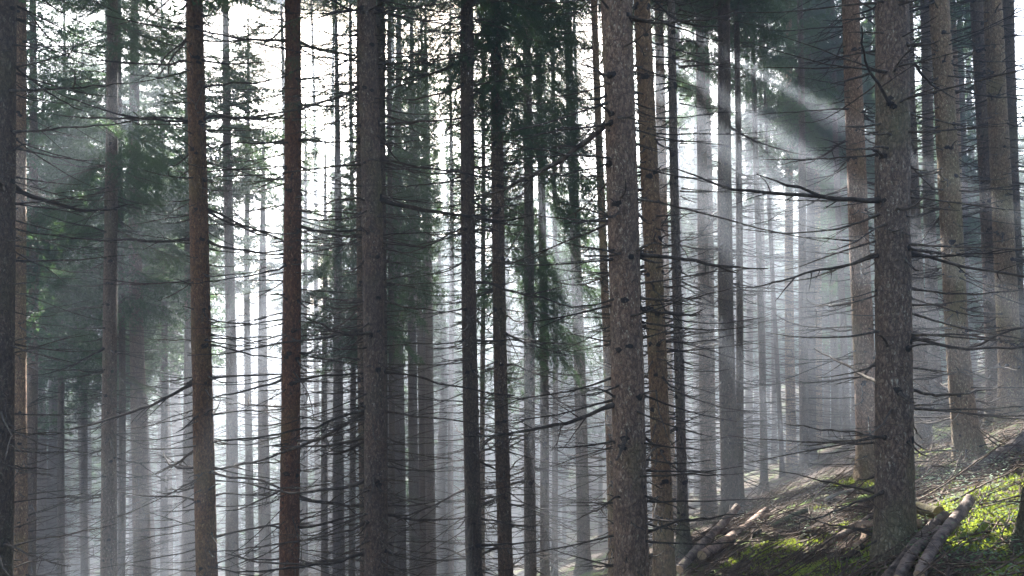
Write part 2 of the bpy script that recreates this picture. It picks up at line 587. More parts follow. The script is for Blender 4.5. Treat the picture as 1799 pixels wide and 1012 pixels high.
def crown_mb(seed, height, radius, lod, spacing=0.5, per=(4, 7), droop=0.0, mb=None, origin=(0, 0, 0), shape=0.75, gaps=0.12):
    """whorls of boughs from z=0 up to the tip"""
    r = np.random.default_rng(seed)
    mb = mb or MB()
    z = 0.0
    o = np.array(origin)
    while z < height - 0.3:
        f = z / height
        rad = radius * (1 - f) ** shape * (0.75 + 0.25 * min(1, z / 1.5)) + 0.15
        for k in range(int(r.integers(*per))):
            if r.random() < gaps: continue
            T, wood = LIB[lod][r.integers(5)]
            s = rad / 2.0 * r.uniform(0.7, 1.15)
            az = r.uniform(0, 2 * np.pi)
            pit = r.uniform(-0.1, 0.28) * (1 - f) - 0.35 * f + droop
            R = np.array(Matrix.Rotation(az, 3, 'Z') @ Matrix.Rotation(pit, 3, 'Y') @ Matrix.Rotation(r.uniform(-.3, .3), 3, 'X'))
            off = o + np.array([0, 0, z + r.uniform(-.15, .15)])
            ss = np.array([s, s * 1.0, s])
            mb.tris((T.reshape(-1, 3) * ss) @ R.T + off, 0)
            for p, rr in (wood[:1] if lod < 2 else wood if lod == 2 else []):
                mb.tube((p * ss) @ R.T + off, rr * max(s, .5), 3, 1, cap=False)
        z += spacing * r.uniform(0.75, 1.2)
    return mb


CROWNS = {}
RAW = {}
for key, (seed, h, rad, lod, sp, per) in {
    "near_a": (1, 13, 2.2, 1, 0.42, (5, 9)), "near_b": (2, 13, 2.2, 1, 0.45, (5, 8)),
    "far_a": (3, 14, 2.3, 0, 0.50, (6, 9)), "far_b": (4, 14, 2.1, 0, 0.58, (5, 9)), "far_c": (5, 12, 2.3, 0, 0.48, (6, 10)),
    "far_d": (6, 12, 2.0, 0, 0.62, (5, 8)), "dense_a": (7, 13, 2.4, 0, 0.42, (8, 12)), "dense_b": (8, 13, 2.4, 0, 0.46, (8, 12)),
}.items():
    m_ = crown_mb(seed, h, rad, lod, sp, per, gaps=0.02 if "dense" in key else 0.12)
    RAW[key] = m_
    CROWNS[key] = (m_.mesh("spruce_crown_mesh", [NEEDLE, LIVEWOOD], smooth=False), h, rad)

def dset(mb):
    return mb, mb.mesh("dead_branches_mesh", [DEADWOOD])


DEADSETS = [dset(dead_set(50 + k, 6.0, 0.27, 0.7, 1.9, 0.5)) for k in range(4)]
THINSETS = [dset(dead_set(90 + k, 3.0, 0.32, 0.35, 1.6, 0.6, r=.10)) for k in range(5)]
DEADSETS_FAR = [dset(dead_set(70 + k, 9.0, 0.40, 0.8, 1.9, 0.3, sides=3)) for k in range(3)]

# ------------------------------------------------------------------ trunks


def trunk_mesh(h0, h1, H, r_ref, h_ref, seed, detail, flare=0.5, knots=None, bend=0.0, jbend=0.0):
    """from height h0 to h1 above the base; radius r_ref at height h_ref, tapering to the tip H"""
    r = np.random.default_rng(seed)
    dz = {2: 0.035, 1: 0.15, 0: 0.6}[detail]
    sides = {2: 30, 1: 14, 0: 9}[detail]
    zs = list(np.arange(h0, min(h1, 12), dz)) + list(np.arange(min(h1, 12), h1 + 0.01, max(dz, .6)))
    zs = np.array(zs)
    R = r_ref * (np.maximum(0.02, (H - zs)) / (H - h_ref)) ** 0.55
    R = R * (1 + flare * np.exp(-np.maximum(zs, 0) / 0.38))
    th = np.linspace(0, 2 * np.pi, sides, endpoint=False)
    cx = bend * np.sin(zs * 0.33 + seed) + jbend * np.exp(-np.maximum(zs, 0) / 0.7)
    cy_ = bend * np.cos(zs * 0.27 + seed * 2)
    V = np.empty((len(zs), sides, 3))
    root = [(r.uniform(0, 2 * np.pi), r.uniform(.2, .45)) for _ in range(5)]
    for i, z in enumerate(zs):
        rr = np.ones(sides)
        if detail:
            for j, t in enumerate(th):
                c, s = math.cos(t), math.sin(t)
                rr[j] += 0.05 * mnoise.noise(Vector((c * 1.3, s * 1.3, z * 1.1 + seed)))
                if detail == 2:
                    rr[j] += 0.045 * mnoise.noise(Vector((c * 7, s * 7, z * 14 + seed)))
        if z < 1.0:
            for a, am in root:
                rr += am * 0.6 * math.exp(-max(z, 0) / 0.22) * np.maximum(0, np.cos(th - a)) ** 6
        rr *= R[i]
        V[i, :, 0] = cx[i] + np.cos(th) * rr
        V[i, :, 1] = cy_[i] + np.sin(th) * rr
        V[i, :, 2] = z
    mb = MB()
    i = np.arange(len(zs) - 1)[:, None] * sides
    j = np.arange(sides)[None]; k = (j + 1) % sides
    mb.add(V.reshape(-1, 3), np.stack([i + j, i + k, i + sides + k, i + sides + j], -1).reshape(-1, 4))
    Rf = lambda z: float(np.interp(z, zs, R))
    Cf = lambda z: (float(np.interp(z, zs, cx)), float(np.interp(z, zs, cy_)))
    if knots:
        for (z, az, s) in knots:
            rz = Rf(z); c = Cf(z)
            n = np.array([math.cos(az), math.sin(az), 0.0])
            p = np.array([c[0], c[1], z]) + n * rz * 0.97
            tn = np.array([-n[1], n[0], 0]); up = np.array([0, 0, 1.0])
            ring = []
            for rad, out in ((1.25, -0.05), (0.8, 0.22), (0.40, 0.34)):
                a = np.linspace(0, 2 * np.pi, 9, endpoint=False)
                jit = r.uniform(.75, 1.2, 9)
                ring.append(p + n * out * s + (np.cos(a) * jit)[:, None] * tn * rad * s * 1.1 + (np.sin(a) * jit)[:, None] * up * rad * s)
            v = np.vstack(ring + [p + n * .30 * s])
            f4 = [(a_ + 9 * l, (a_ + 1) % 9 + 9 * l, (a_ + 1) % 9 + 9 * (l + 1), a_ + 9 * (l + 1)) for l in range(2) for a_ in range(9)]
            mb.add(v, f4, 1)
            mb.add(v[18:], [(a_, (a_ + 1) % 9, 9) for a_ in range(9)], 1)
    return mb, Rf, Cf


FAR_TRUNKS = []
for k in range(3):
    m_, _, _ = trunk_mesh(-1.0, 27.9, 28.0, 1.0, 14.0, 60 + k, 0, bend=0.6, flare=.3)
    FAR_TRUNKS.append(m_.mesh("spruce_trunk_mesh", [BARK]))

# openings cut into crowns and branches to shape sun shafts and lit spots: (px, py, depth, radius in m)
OPENINGS = []
for _px, _py, _y0, _y1, _r in [(1302, 280, 10.5, 18.5, .24), (1345, 440, 10.5, 18.5, .17), (1220, 350, 12, 19, .20), (1430, 285, 10.5, 19, .17), (1490, 215, 11, 19, .13),
                               (1172, 450, 13, 19, .15), (1016, 538, 12, 19, .22), (915, 600, 13, 20, .22), (425, 720, 11, 23, .5), (470, 560, 13, 23, .28), (340, 700, 12, 20, .14), (800, 720, 12, 20, .13)]:
    _y = _y0
    while _y <= _y1:
        OPENINGS.append((_px, _py, _y, _r)); _y += _r * 4.5
OPENINGS += [(1700, 720, 14.0, .3), (30, 700, 13.0, .6), (1460, 200, 26, .5), (150, 260, 15.2, .5), (240, 160, 16, .5), (110, 120, 18, .5),
              (300, 220, 26, .7), (130, 430, 21, .6), (190, 330, 20, .4), (120, 480, 18, .4), (420, 450, 23, .7)]
for _px, _py, _r in [(1310, 955, .42), (1400, 958, .36), (1345, 915, .22), (1455, 925, .26), (1270, 990, .25), (1745, 930, .36), (1690, 965, .24), (1780, 850, .38), (1640, 895, .24), (1500, 880, .2)]:
    OPENINGS.append((_px, _py, ground_hit(_px, _py).y, _r))
OPEN3 = [(np.array(at(a, b, c)), d) for a, b, c, d in OPENINGS]
SUNV = np.array(SUN_DIR)


FLAT = {}


def flat(mb):
    """all vertices of a collected mesh with the number of the piece (one spray blade, one twig) each belongs to"""
    if id(mb) not in FLAT:
        ids, n = [], 0
        for V, F in zip(mb.v, mb.f):
            if len(V) == 3 * len(F):
                ids.append(n + np.repeat(np.arange(len(F)), 3)); n += len(F)
            else:
                ids.append(np.full(len(V), n)); n += 1
        FLAT[id(mb)] = (np.concatenate(mb.v).astype(np.float32), np.concatenate(ids), n)
    return FLAT[id(mb)]


def opened(m_, mesh, h, rad, M, mats, name):
    """the mesh of a crown or a set of dead branches, or a copy of it with the pieces cut away that would block a sun opening"""
    Mn = np.array(M)
    axis_pts = np.array([[0, 0, z, 1] for z in np.linspace(0, h, 12)]) @ Mn.T
    sc = np.linalg.norm(Mn[:3, 0])
    near = []
    for Q, r in OPEN3:
        w = axis_pts[:, :3] - Q
        t = w @ SUNV
        d = np.linalg.norm(w - t[:, None] * SUNV, axis=1)
        if (t > 0).any() and d[t > 0].min() < rad * 1.15 * sc + r + .5: near.append((Q, r))
    if not near: return mesh
    V, ids, n = flat(m_)
    VW = (V @ Mn[:3, :3].T.astype(np.float32) + Mn[:3, 3].astype(np.float32))
    cut = np.zeros(len(V), bool)
    sv = SUNV.astype(np.float32)
    for Q, r in near:
        w = VW - Q.astype(np.float32)
        t = w @ sv
        cut |= (((w * w).sum(1) - t * t) < r * r) & (t > -1.5)
    if not cut.any(): return mesh
    dead = np.zeros(n, bool)
    dead[ids[cut]] = True
    out = MB()
    k = 0
    for W, F, mt_ in zip(m_.v, m_.f, m_.m):
        if len(W) == 3 * len(F):
            keep = ~dead[k:k + len(F)]
            k += len(F)
            if keep.any(): out.tris(W.reshape(-1, 3, 3)[keep], mt_[0])
        else:
            if not dead[k]: out.add(W, F - F.min(), mt_[0])
            k += 1
    return out.mesh(name, mats, smooth=False)


GROUP_NEAR = "tall bare spruce trunks standing in the front rows"
GROUP_MID = "spruces standing in the middle of the wood"
GROUP_FAR = "slim hazy spruces standing deep in the wood"


def place_tree(px0, px1, wpx, Y, H=27.0, base=None):
    """axis through the photo's top and bottom pixels at depth Y; returns root matrix, base, unit axis, radius"""
    a, b = at(px0, 0, Y), at(px1, 1012, Y)
    b.y = Y + 0.0; a.y = Y
    ax = (a - b).normalized()
    # walk down the axis to the ground
    p = b + ax * 6
    for _ in range(2000):
        if p.z <= ground_z(p.x, p.y) + 0.02: break
        p = p - ax * 0.02
    R = Vector((0, 0, 1)).rotation_difference(ax)
    return p, ax, R, wpx / F_PX * Y / 2


def dead_part(rr, sets, h, root, p, R, z, sxy, sz):
    mb, me = rr.choice(sets)
    a = rr.uniform(0, 6.28)
    M = Matrix.LocRotScale(p, R, None) @ Matrix.LocRotScale(Vector((0, 0, z)), Matrix.Rotation(a, 3, 'Z'), Vector((sxy, sxy, sz)))
    me = opened(mb, me, h, 1.7, M, [DEADWOOD], "dead_branches_mesh")
    o_ = link("dead_branches", me, root, (0, 0, z), (0, 0, a), (sxy, sxy, sz))
    o_["kind"] = "stuff"
    k = rr.uniform(.6, 1.1); o_.color = (k, k, k * .95, 1)


def spruce(spec, idx):
    (px0, px1, wpx, Y, tier, tint, crown, ckey, label) = spec[:9]
    opt = spec[9] if len(spec) > 9 else {}
    H = opt.get("H", 27.0)
    p, ax, R, r_ref = place_tree(px0, px1, wpx, Y)
    root = bpy.data.objects.new("spruce_tree", None)
    COL.objects.link(root)
    root.empty_display_size = 0.3
    root.location = p
    root.rotation_mode = 'QUATERNION'
    root.rotation_quaternion = R
    tag(root, label, "spruce tree", [GROUP_FAR, GROUP_MID, GROUP_NEAR][tier])
    h_ref = max(0.5, (at(px0, 506, Y).z - p.z) / ax.z)
    z_lo = max(0.15, (at(px0, 1100, Y).z - p.z) / ax.z)      # the stretch the photograph frames
    z_hi = (at(px0, -90, Y).z - p.z) / ax.z
    rr = random.Random(1000 + idx)
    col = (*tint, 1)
    if crown is None:
        cz = max(z_hi + 1.0, H * 0.42)
    else:
        cz = max(1.0, (at(px0, crown[0], Y).z - p.z) / ax.z)
    H = max(H, cz + 6.0)
    H = min(H, max(cz + 4.5, (25.5 if ckey and 'dense' in ckey and tier == 0 else 21.5) - p.z))
    if tier == 2:
        knots = []
        z = z_lo
        placed = []
        while z < min(z_hi, cz + 1):
            n = rr.randint(3, 6)
            for k in range(n):
                az = rr.uniform(0, 2 * math.pi)
                zz = z + rr.uniform(-.05, .05)
                knots.append((zz, az, rr.uniform(.02, .038) * (.95 if wpx > 50 else .9)))
                placed.append((zz, az, True))
            for k in range(rr.randint(2, 5)):
                az = rr.uniform(0, 2 * math.pi); zz = z + rr.uniform(.08, .4)
                knots.append((zz, az, rr.uniform(.006, .013)))
                placed.append((zz, az, False))
            z += rr.uniform(.36, .52)
        mb, Rf, Cf = trunk_mesh(-0.5, H - .1, H, r_ref, h_ref, 7 + idx, 2 if wpx > 18 else 1, knots=knots, flare=opt.get("flare", .45),
                                bend=opt.get("bend", .035), jbend=opt.get("jbend", 0))
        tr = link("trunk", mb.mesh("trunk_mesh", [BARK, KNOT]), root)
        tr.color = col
        dens = opt.get("dens", 1.0)
        lo, hi = opt.get("len", (0.8, 1.9))
        big = [q for q in placed if q[2]]
        small = [q for q in placed if not q[2]]
        rr.shuffle(big); rr.shuffle(small)
        lim = int(98 * min(1, dens))
        count = 0
        for (zz, az, main) in big[:int(lim * .82)] + small[:int(lim * .18)]:
            if count >= 98: break
            face = math.sin(az)      # negative: toward the camera
            frac = (zz - z_lo) / max(1, (z_hi - z_lo))
            stub = (rr.random() < opt.get("stub", .25)) or (not main and rr.random() < .6) or (face < -.45 and rr.random() < .75)
            c = Cf(zz); rz = Rf(zz)
            o_ = link("dead_branch", rr.choice(STUBS) if stub else rr.choice(BRANCHES), root)
            L = rr.uniform(.4, 1.3) if stub else rr.uniform(lo, hi) * (1 if main else .55)
            if not stub and rr.random() < .22: L *= .55
            o_.location = (c[0] + math.cos(az) * rz * .95, c[1] + math.sin(az) * rz * .95, zz)
            pit = rr.uniform(*opt.get("pitch", (-.10, .24)))
            o_.rotation_euler = \
                (Matrix.Rotation(az, 3, 'Z') @ Matrix.Rotation(pit, 3, 'Y') @ Matrix.Rotation(rr.uniform(-.5, .5), 3, 'X')).to_euler()
            th_ = rr.uniform(1.0, 1.5) * opt.get("thick", 1)
            o_.scale = (L, L * th_ * (1 if rr.random() < .8 else -1), L * th_)
            k = rr.uniform(.55, 1.0); o_.color = (k, k * .98, k * .93, 1)
            count += 1
        z = z_lo
        while z < min(z_hi, cz + 1):
            s_ = opt.get("thin", 1.0) * rr.uniform(.85, 1.1)
            dead_part(rr, THINSETS, 3.0, root, p, R, z, s_, 1)
            z += 3.0
    elif tier == 1:
        mb, Rf, Cf = trunk_mesh(-0.5, H - .1, H, r_ref, h_ref, 7 + idx, 1, flare=opt.get("flare", .35), bend=opt.get("bend", .03))
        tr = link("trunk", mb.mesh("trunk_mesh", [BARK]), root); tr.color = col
        z = z_lo
        top = min(z_hi, cz + 2)
        while z < top:
            dead_part(rr, DEADSETS, 6.0, root, p, R, z, opt.get("bs", 1.1), max(.3, min(1.0, (top - z) / 6.0 + .15)))
            z += 6.0
    else:
        tr = link("trunk", rr.choice(FAR_TRUNKS), root, (0, 0, 0), (0, 0, rr.uniform(0, 6.28)))
        rs = r_ref / (max(.5, 28 - h_ref * 28 / H) / 14) ** 0.55
        tr.scale = (rs, rs, H / 28.0); tr.color = col
        z = max(.3, z_lo - .5)
        top = min(max(z_hi, z + 3), cz + 2)
        while z < top:
            dead_part(rr, DEADSETS_FAR, 9.0, root, p, R, z, opt.get("bs", 1), max(.25, min(1.0, (top - z) / 9.0 + .1)))
            z += 9.0
    cr = (crown[1] * (1.25 if px0 < 1200 else .95) if tier < 2 else crown[1] * 1.1) if crown else 2.3 + rr.uniform(-.2, .4)
    if crown is None: ckey, cr = rr.choice(["dense_a", "dense_b"]), 2.9  # crowns above the view made dense to shade the air below
    ckey = ckey or rr.choice(["far_a", "far_b", "far_c", "far_d"])
    _, ch, crad = CROWNS[ckey]
    ca = rr.uniform(0, 6.28)
    M = Matrix.LocRotScale(p, R, None) @ Matrix.LocRotScale(Vector((0, 0, cz)), Matrix.Rotation(ca, 3, 'Z'), Vector((cr / crad, cr / crad, (H - cz) / ch)))
    cm = opened(RAW[ckey], CROWNS[ckey][0], ch, crad, M, [NEEDLE, LIVEWOOD], 'spruce_crown_mesh')
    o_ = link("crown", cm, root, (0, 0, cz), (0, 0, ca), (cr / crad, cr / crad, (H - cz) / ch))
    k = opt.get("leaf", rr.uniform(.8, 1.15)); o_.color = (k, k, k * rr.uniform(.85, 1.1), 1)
    for (bpy_, az, L, pit, bk) in opt.get("boughs", []):
        zz = (at(px0, bpy_, Y).z - p.z) / ax.z
        b = link("live_bough", BOUGHS[bk % 5], root, (0, 0, zz),
                 (Matrix.Rotation(math.radians(az), 3, 'Z') @ Matrix.Rotation(math.radians(pit), 3, 'Y')).to_euler(), (L / 2, L / 2, L / 2))
        b.color = (1.15, 1.15, 1.0, 1)
    return root


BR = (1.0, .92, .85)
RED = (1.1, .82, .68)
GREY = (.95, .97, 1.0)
TAN = (1.9, 1.55, 1.2)  # lifted bark tint standing in for sun and bright haze
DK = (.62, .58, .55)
T = []
# ---- front rows (px at top edge, px at bottom edge, width, depth, tier, tint, crown (py of its lowest boughs, radius), crown kind, label)
T += [
 (12, -8, 46, 8.0, 2, DK, None, None, "very dark spruce trunk cut by the left edge of the view", {"len": (.6, 1.9)}),
 (30, 30, 30, 13.0, 2, TAN, None, None, "sunlit tan spruce trunk just beside the dark one at the left edge", {"len": (.6, 1.9), "stub": .15}),
 (196, 193, 22, 16.0, 2, BR, (330, 2.1), "near_a", "mid-brown slender spruce under a dense dark crown, alone left of the first dark bare trunk", {"len": (.6, 1.8), "stub": .1, "dens": 1.2, "boughs": [(330, 190, 1.9, 12, 0), (400, 20, 1.6, 15, 1), (290, 230, 2.0, 8, 2), (640, -30, 1.2, 10, 3)]}),
 (340, 366, 32, 11.0, 2, (.98, .66, .44), None, None, "dark bare trunk leaning slightly left at its top, brown in its lower half", {"len": (.8, 2.1), "stub": .12, "bend": .015, "boughs": [(-20, 5, 1.1, 12, 2), (30, 172, .9, 10, 1)]}),
 (509, 512, 31, 11.0, 2, (.95, .58, .43), None, None, "dark reddish bare trunk standing upright in front of the white glow", {"len": (.8, 2.1), "stub": .12, "boughs": [(-60, 175, 1.5, 10, 0), (-40, 10, 1.3, 15, 3), (70, 182, 1.0, 8, 4), (105, 200, .85, 12, 1), (15, 165, 1.2, 6, 2), (50, -8, .8, 10, 0)]}),
 (641, 660, 37, 9.8, 2, (.80, .72, .70), None, None, "thick flaking trunk that hides a thinner trunk on each side of it", {"len": (.8, 2.1), "stub": .1, "boughs": [(-30, 180, 1.3, 14, 1), (65, 185, 1.25, 6, 0), (125, 172, 1.15, 10, 3), (15, 10, 1.1, 12, 4)]}),
 (673, 668, 17, 13.5, 2, DK, None, None, "thin dark trunk half hidden behind the right side of the thick flaking trunk", {"len": (.8, 1.6), "dens": .7}),
 (634, 639, 15, 14.5, 2, BR, (-80, 1.8), "near_b", "thin brown trunk showing along the left side of the thick flaking trunk", {"len": (.8, 1.6), "dens": .7}),
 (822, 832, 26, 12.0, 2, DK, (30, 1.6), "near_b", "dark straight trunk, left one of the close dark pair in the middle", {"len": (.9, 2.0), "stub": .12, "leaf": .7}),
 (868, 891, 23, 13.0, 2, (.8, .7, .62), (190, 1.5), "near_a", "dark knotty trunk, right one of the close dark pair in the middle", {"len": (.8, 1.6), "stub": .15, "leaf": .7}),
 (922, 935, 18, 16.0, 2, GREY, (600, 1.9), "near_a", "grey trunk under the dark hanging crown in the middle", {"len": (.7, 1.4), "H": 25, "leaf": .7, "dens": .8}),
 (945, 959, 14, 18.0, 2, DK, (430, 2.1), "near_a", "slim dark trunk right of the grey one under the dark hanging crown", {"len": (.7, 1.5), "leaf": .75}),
 (1076, 1108, 56, 7.0, 2, (1.2, 1.04, .95), None, None, "thick rough reddish-brown trunk with black knots, the widest right of the middle", {"len": (.7, 1.6), "stub": .45, "dens": .7, "flare": .3, "thick": 1.25}),
 (1130, 1162, 32, 10.0, 2, (1.25, 1.0, .74), None, None, "brown trunk close behind the right side of the widest reddish trunk", {"len": (.5, 1.2), "stub": .45, "dens": .8, "boughs": [(-30, 100, 1.5, 10, 2)]}),
 (1184, 1198, 16, 11.5, 2, GREY, None, None, "thin grey trunk with a pale streak, its foot beside the leaning cut logs", {"len": (.4, 1.2), "stub": .5, "dens": .8, "flare": .9}),
 (1269, 1286, 26, 17.0, 2, DK, (-40, 1.9), "near_b", "dark straight trunk standing on the dip of the slope behind the cut logs", {"len": (.9, 2.0), "flare": .2, "dens": .9}),
 (1491, 1538, 33, 12.5, 2, (1.7, 1.35, 1.08), None, None, "light brown leaning trunk just left of the thick dark knotty one", {"len": (.8, 2.0), "dens": .8}),
 (1566, 1577, 58, 6.9, 2, (1.0, .93, .9), None, None, "thick dark-grey trunk with rings of black knots, rising beside the stacked logs", {"len": (.8, 2.0), "stub": .35, "dens": 1, "flare": .16, "pitch": (-.08, .33), "thick": 1.05}),
 (1646, 1706, 36, 11.5, 2, (1.55, 1.38, 1.1), None, None, "brown trunk with a curved swollen foot on the mossy slope", {"len": (.7, 1.6), "stub": .3, "jbend": .12, "flare": .5}),
 (1715, 1757, 24, 14.5, 2, BR, None, None, "narrower trunk half hidden by the stout one near the right edge", {"len": (.6, 1.4), "dens": .7}),
 (1749, 1782, 34, 13.5, 2, (1.45, 1.28, .95), None, None, "stout olive-brown trunk near the right edge, broad at its mossy foot", {"len": (.7, 1.5), "stub": .25, "flare": .5}),
 (1772, 1806, 22, 17.0, 2, (.75, .66, .55), None, None, "dark trunk partly cut by the right edge of the view", {"len": (.6, 1.4), "dens": .6}),
]
# ---- middle of the wood
T += [
 (58, 55, 15, 18.0, 1, BR, (560, 2.0), "far_a", "dim brown trunk just right of the sunlit tan trunk, under blue-green foliage"),
 (212, 212, 10, 20.0, 1, DK, (520, 1.9), "far_d", "thin dark trunk showing along the right side of the slender mid-brown spruce"),
 (234, 248, 22, 23.0, 1, BR, (400, 1.9), "far_b", "broad hazy trunk under blue-green foliage, between the slender spruce and the leaning dark trunk"),
 (112, 108, 9, 24.0, 1, DK, (620, 2.3), "far_b", "thin trunk low down under dark foliage, right of the dim brown trunk"),
 (146, 149, 8, 27.0, 1, DK, (700, 2.2), "far_a", "very thin trunk low down just left of the slender mid-brown spruce"),
 (286, 290, 9, 30.0, 1, DK, (640, 2.4), "far_c", "very thin hazy trunk right of the broad hazy one, under blue-green foliage"),
 (331, 333, 17, 26.0, 1, BR, (480, 2.1), "far_b", "hazy grey trunk close against the left side of the leaning dark trunk"),
 (398, 408, 17, 24.0, 1, BR, (330, 2.1), "far_b", "hazy grey trunk standing just right of the leaning dark trunk", {"H": 29, "boughs": [(360, -50, 1.9, 15, 0), (430, -90, 2.1, 20, 1), (300, 240, 1.9, 18, 2), (480, -60, 1.7, 22, 3), (500, -110, 1.6, 25, 4)]}),
 (434, 437, 10, 30.0, 1, GREY, (330, 1.5), "far_b", "thin pale trunk in the white haze, midway between the leaning dark and the reddish trunk", {"H": 28}),
 (460, 465, 13, 28.0, 1, BR, (500, 1.1), "far_d", "hazy trunk low down close left of the reddish trunk", {"H": 15}),
 (536, 535, 8, 30.0, 1, DK, (420, 1.1), "far_d", "thin hazy trunk close right of the reddish trunk", {"H": 15}),
 (570, 571, 8, 27.0, 1, DK, (480, 1.2), "far_d", "thin trunk close left of the blue-grey tree with drooping crown", {"H": 15}),
 (590, 597, 15, 22.0, 1, (.8, .85, 1.0), (600, 1.5), "far_b", "hazy blue-grey trunk with a drooping narrow crown, between the reddish and the thick flaking trunk", {"H": 20, "leaf": .6}),  # bluish tint puts haze into the trunk colour
 (617, 620, 9, 25.0, 1, DK, (600, 1.5), "far_d", "thin hazy trunk between the blue-grey tree and the thick flaking trunk"),
 (686, 686, 10, 22.0, 1, DK, (560, 1.4), "far_b", "thin dark trunk just right of the thick flaking trunk"),
 (699, 701, 17, 28.0, 1, (.85, .9, 1.05), (360, 1.2), "far_d", "first hazy blue trunk of the row right of the thick flaking trunk", {"leaf": .6, "bs": .7}),  # haze put into the bluish pale tints of this row of three
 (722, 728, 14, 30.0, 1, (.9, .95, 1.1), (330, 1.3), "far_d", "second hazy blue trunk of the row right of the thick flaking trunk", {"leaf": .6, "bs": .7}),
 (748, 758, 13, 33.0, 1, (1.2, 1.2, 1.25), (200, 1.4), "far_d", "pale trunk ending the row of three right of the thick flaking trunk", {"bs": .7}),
 (792, 793, 8, 30.0, 1, BR, (340, 1.8), "far_b", "thin faint trunk just left of the close dark pair"),
 (846, 850, 8, 18.0, 1, BR, (-60, 1.5), "far_b", "thin brown trunk in the gap between the close dark pair"),
 (972, 976, 9, 24.0, 1, DK, (480, 1.6), "far_d", "thin trunk close right of the slim dark trunk under the hanging crown"),
 (998, 1027, 19, 22.0, 1, GREY, (60, 1.9), "far_b", "hazy grey trunk leaning left at its top, in the gap left of the widest trunk"),
 (1046, 1076, 14, 15.5, 1, TAN, None, None, "pale thin trunk showing along the left side of the widest reddish trunk"),
 (1106, 1128, 16, 17.0, 1, TAN, None, None, "pale trunk showing in the narrow gap right of the widest reddish trunk"),
 (1155, 1182, 20, 20.0, 1, TAN, (-20, 1.9), "far_b", "pale hazy trunk left of the thin grey trunk with the pale streak"),
 (1226, 1247, 19, 20.0, 1, BR, (100, 1.8), "far_d", "hazy brown trunk with its foot left of the dark straight trunk on the dip"),
 (1240, 1256, 11, 22.0, 1, BR, (160, 1.6), "far_b", "thinner trunk almost touching the right side of the hazy brown one on the dip"),
 (1294, 1302, 12, 18.5, 1, DK, (30, 1.4), "far_d", "thin dark trunk almost touching the right side of the dark straight trunk on the dip"),
 (1322, 1346, 11, 24.0, 1, DK, (120, 1.4), "far_d", "thin dark trunk leaning left, right of the dip in the slope"),
 (1338, 1380, 7, 28.0, 1, DK, (300, 1.5), "far_b", "very thin slanting trunk rooted left of the two broad pale trunks on the slope"),
 (1384, 1392, 15, 30.0, 1, TAN, (260, 1.8), "far_a", "broad pale hazy trunk on the slope, left of the crisp dark one with torn bark"),
 (1404, 1418, 14, 25.0, 1, BR, (220, 1.4), "far_d", "crisp darker trunk with torn bark at its foot on the crest of the slope"),
 (1420, 1428, 14, 31.0, 1, BR, (240, 1.7), "far_b", "hazy trunk right behind the crisp one with torn bark"),
 (1432, 1440, 13, 33.0, 1, TAN, (300, 1.8), "far_a", "pale trunk second right of the crisp one with torn bark"),
 (1446, 1476, 12, 33.0, 1, BR, (260, 1.7), "far_c", "pale trunk leaning left at its top, third right of the crisp one with torn bark"),
 (1462, 1494, 11, 30.0, 1, BR, (200, 1.7), "far_b", "slanting grey trunk on the slope, the next one left of the light brown leaning trunk"),
 (1596, 1628, 23, 16.0, 1, BR, None, None, "brown trunk close right of the thick dark-grey trunk, foot in brushwood"),
 (1624, 1654, 20, 20.0, 1, BR, (-30, 1.7), "far_b", "hazy trunk seen left of the trunk with the curved foot"),
 (1672, 1704, 14, 24.0, 1, TAN, (60, 1.7), "far_a", "pale sunlit-haze trunk between the curved-foot trunk and the narrower trunk near the right edge"),
]
ALL = []
for i, s in enumerate(T):
    ALL.append(spruce(s, i))

# ---- slim spruces deep in the haze, seeded, with a thinner stretch below the bright gap, and added shade trees
rf = random.Random(23)
far_specs = []
tries = 0
while len(far_specs) < 44 and tries < 4000:
    tries += 1
    Yd = rf.uniform(28, 55)
    px = rf.uniform(-150, 1950)
    if 830 < px < 1450 and rf.random() < .8: Yd = rf.uniform(33, 45)
    if any(abs(px - q[0]) < 13 for q in far_specs): continue
    if 375 < px < 500 or (500 < px < 1060 and rf.random() < .6): continue
    far_specs.append((px, Yd))
for k in range(26):
    far_specs.append((rf.uniform(1120, 1330) if k < 9 else rf.uniform(1300, 1850), rf.uniform(33, 52) if k % 2 else rf.uniform(44, 60)))
for k in range(7):
    far_specs.append((690 + k * 55 + rf.uniform(-14, 14), rf.uniform(44, 60)))
for k in range(7):
    far_specs.append((45 + k * 47 + rf.uniform(-14, 14), rf.uniform(32, 50)))
BACK = set(far_specs[-40:])
for k in range(6):
    far_specs.append((500 + k * 48 + rf.uniform(-9, 9), rf.uniform(36, 46)))
SHADE = set(far_specs[-6:])  # added trees, crowns mostly above the view, to shade the near air
far_specs.sort()
LAND = [(12, "the dark trunk at the left edge"), (196, "the slender mid-brown spruce"), (350, "the leaning dark trunk"), (511, "the reddish upright trunk"), (652, "the thick flaking trunk"),
        (860, "the close dark pair"), (930, "the grey trunk under the hanging crown"), (1090, "the widest reddish trunk"), (1190, "the thin grey trunk with the pale streak"), (1277, "the dark trunk on the dip"),
        (1410, "the crisp trunk with torn bark"), (1512, "the light brown leaning trunk"), (1572, "the thick dark-grey trunk"), (1676, "the trunk with the curved foot"), (1766, "the stout trunk near the right edge")]
ORD = ["first", "second", "third", "fourth", "fifth", "sixth", "seventh", "eighth", "ninth", "tenth", "eleventh", "twelfth", "thirteenth", "fourteenth", "fifteenth", "sixteenth", "seventeenth"]
cnt = {}
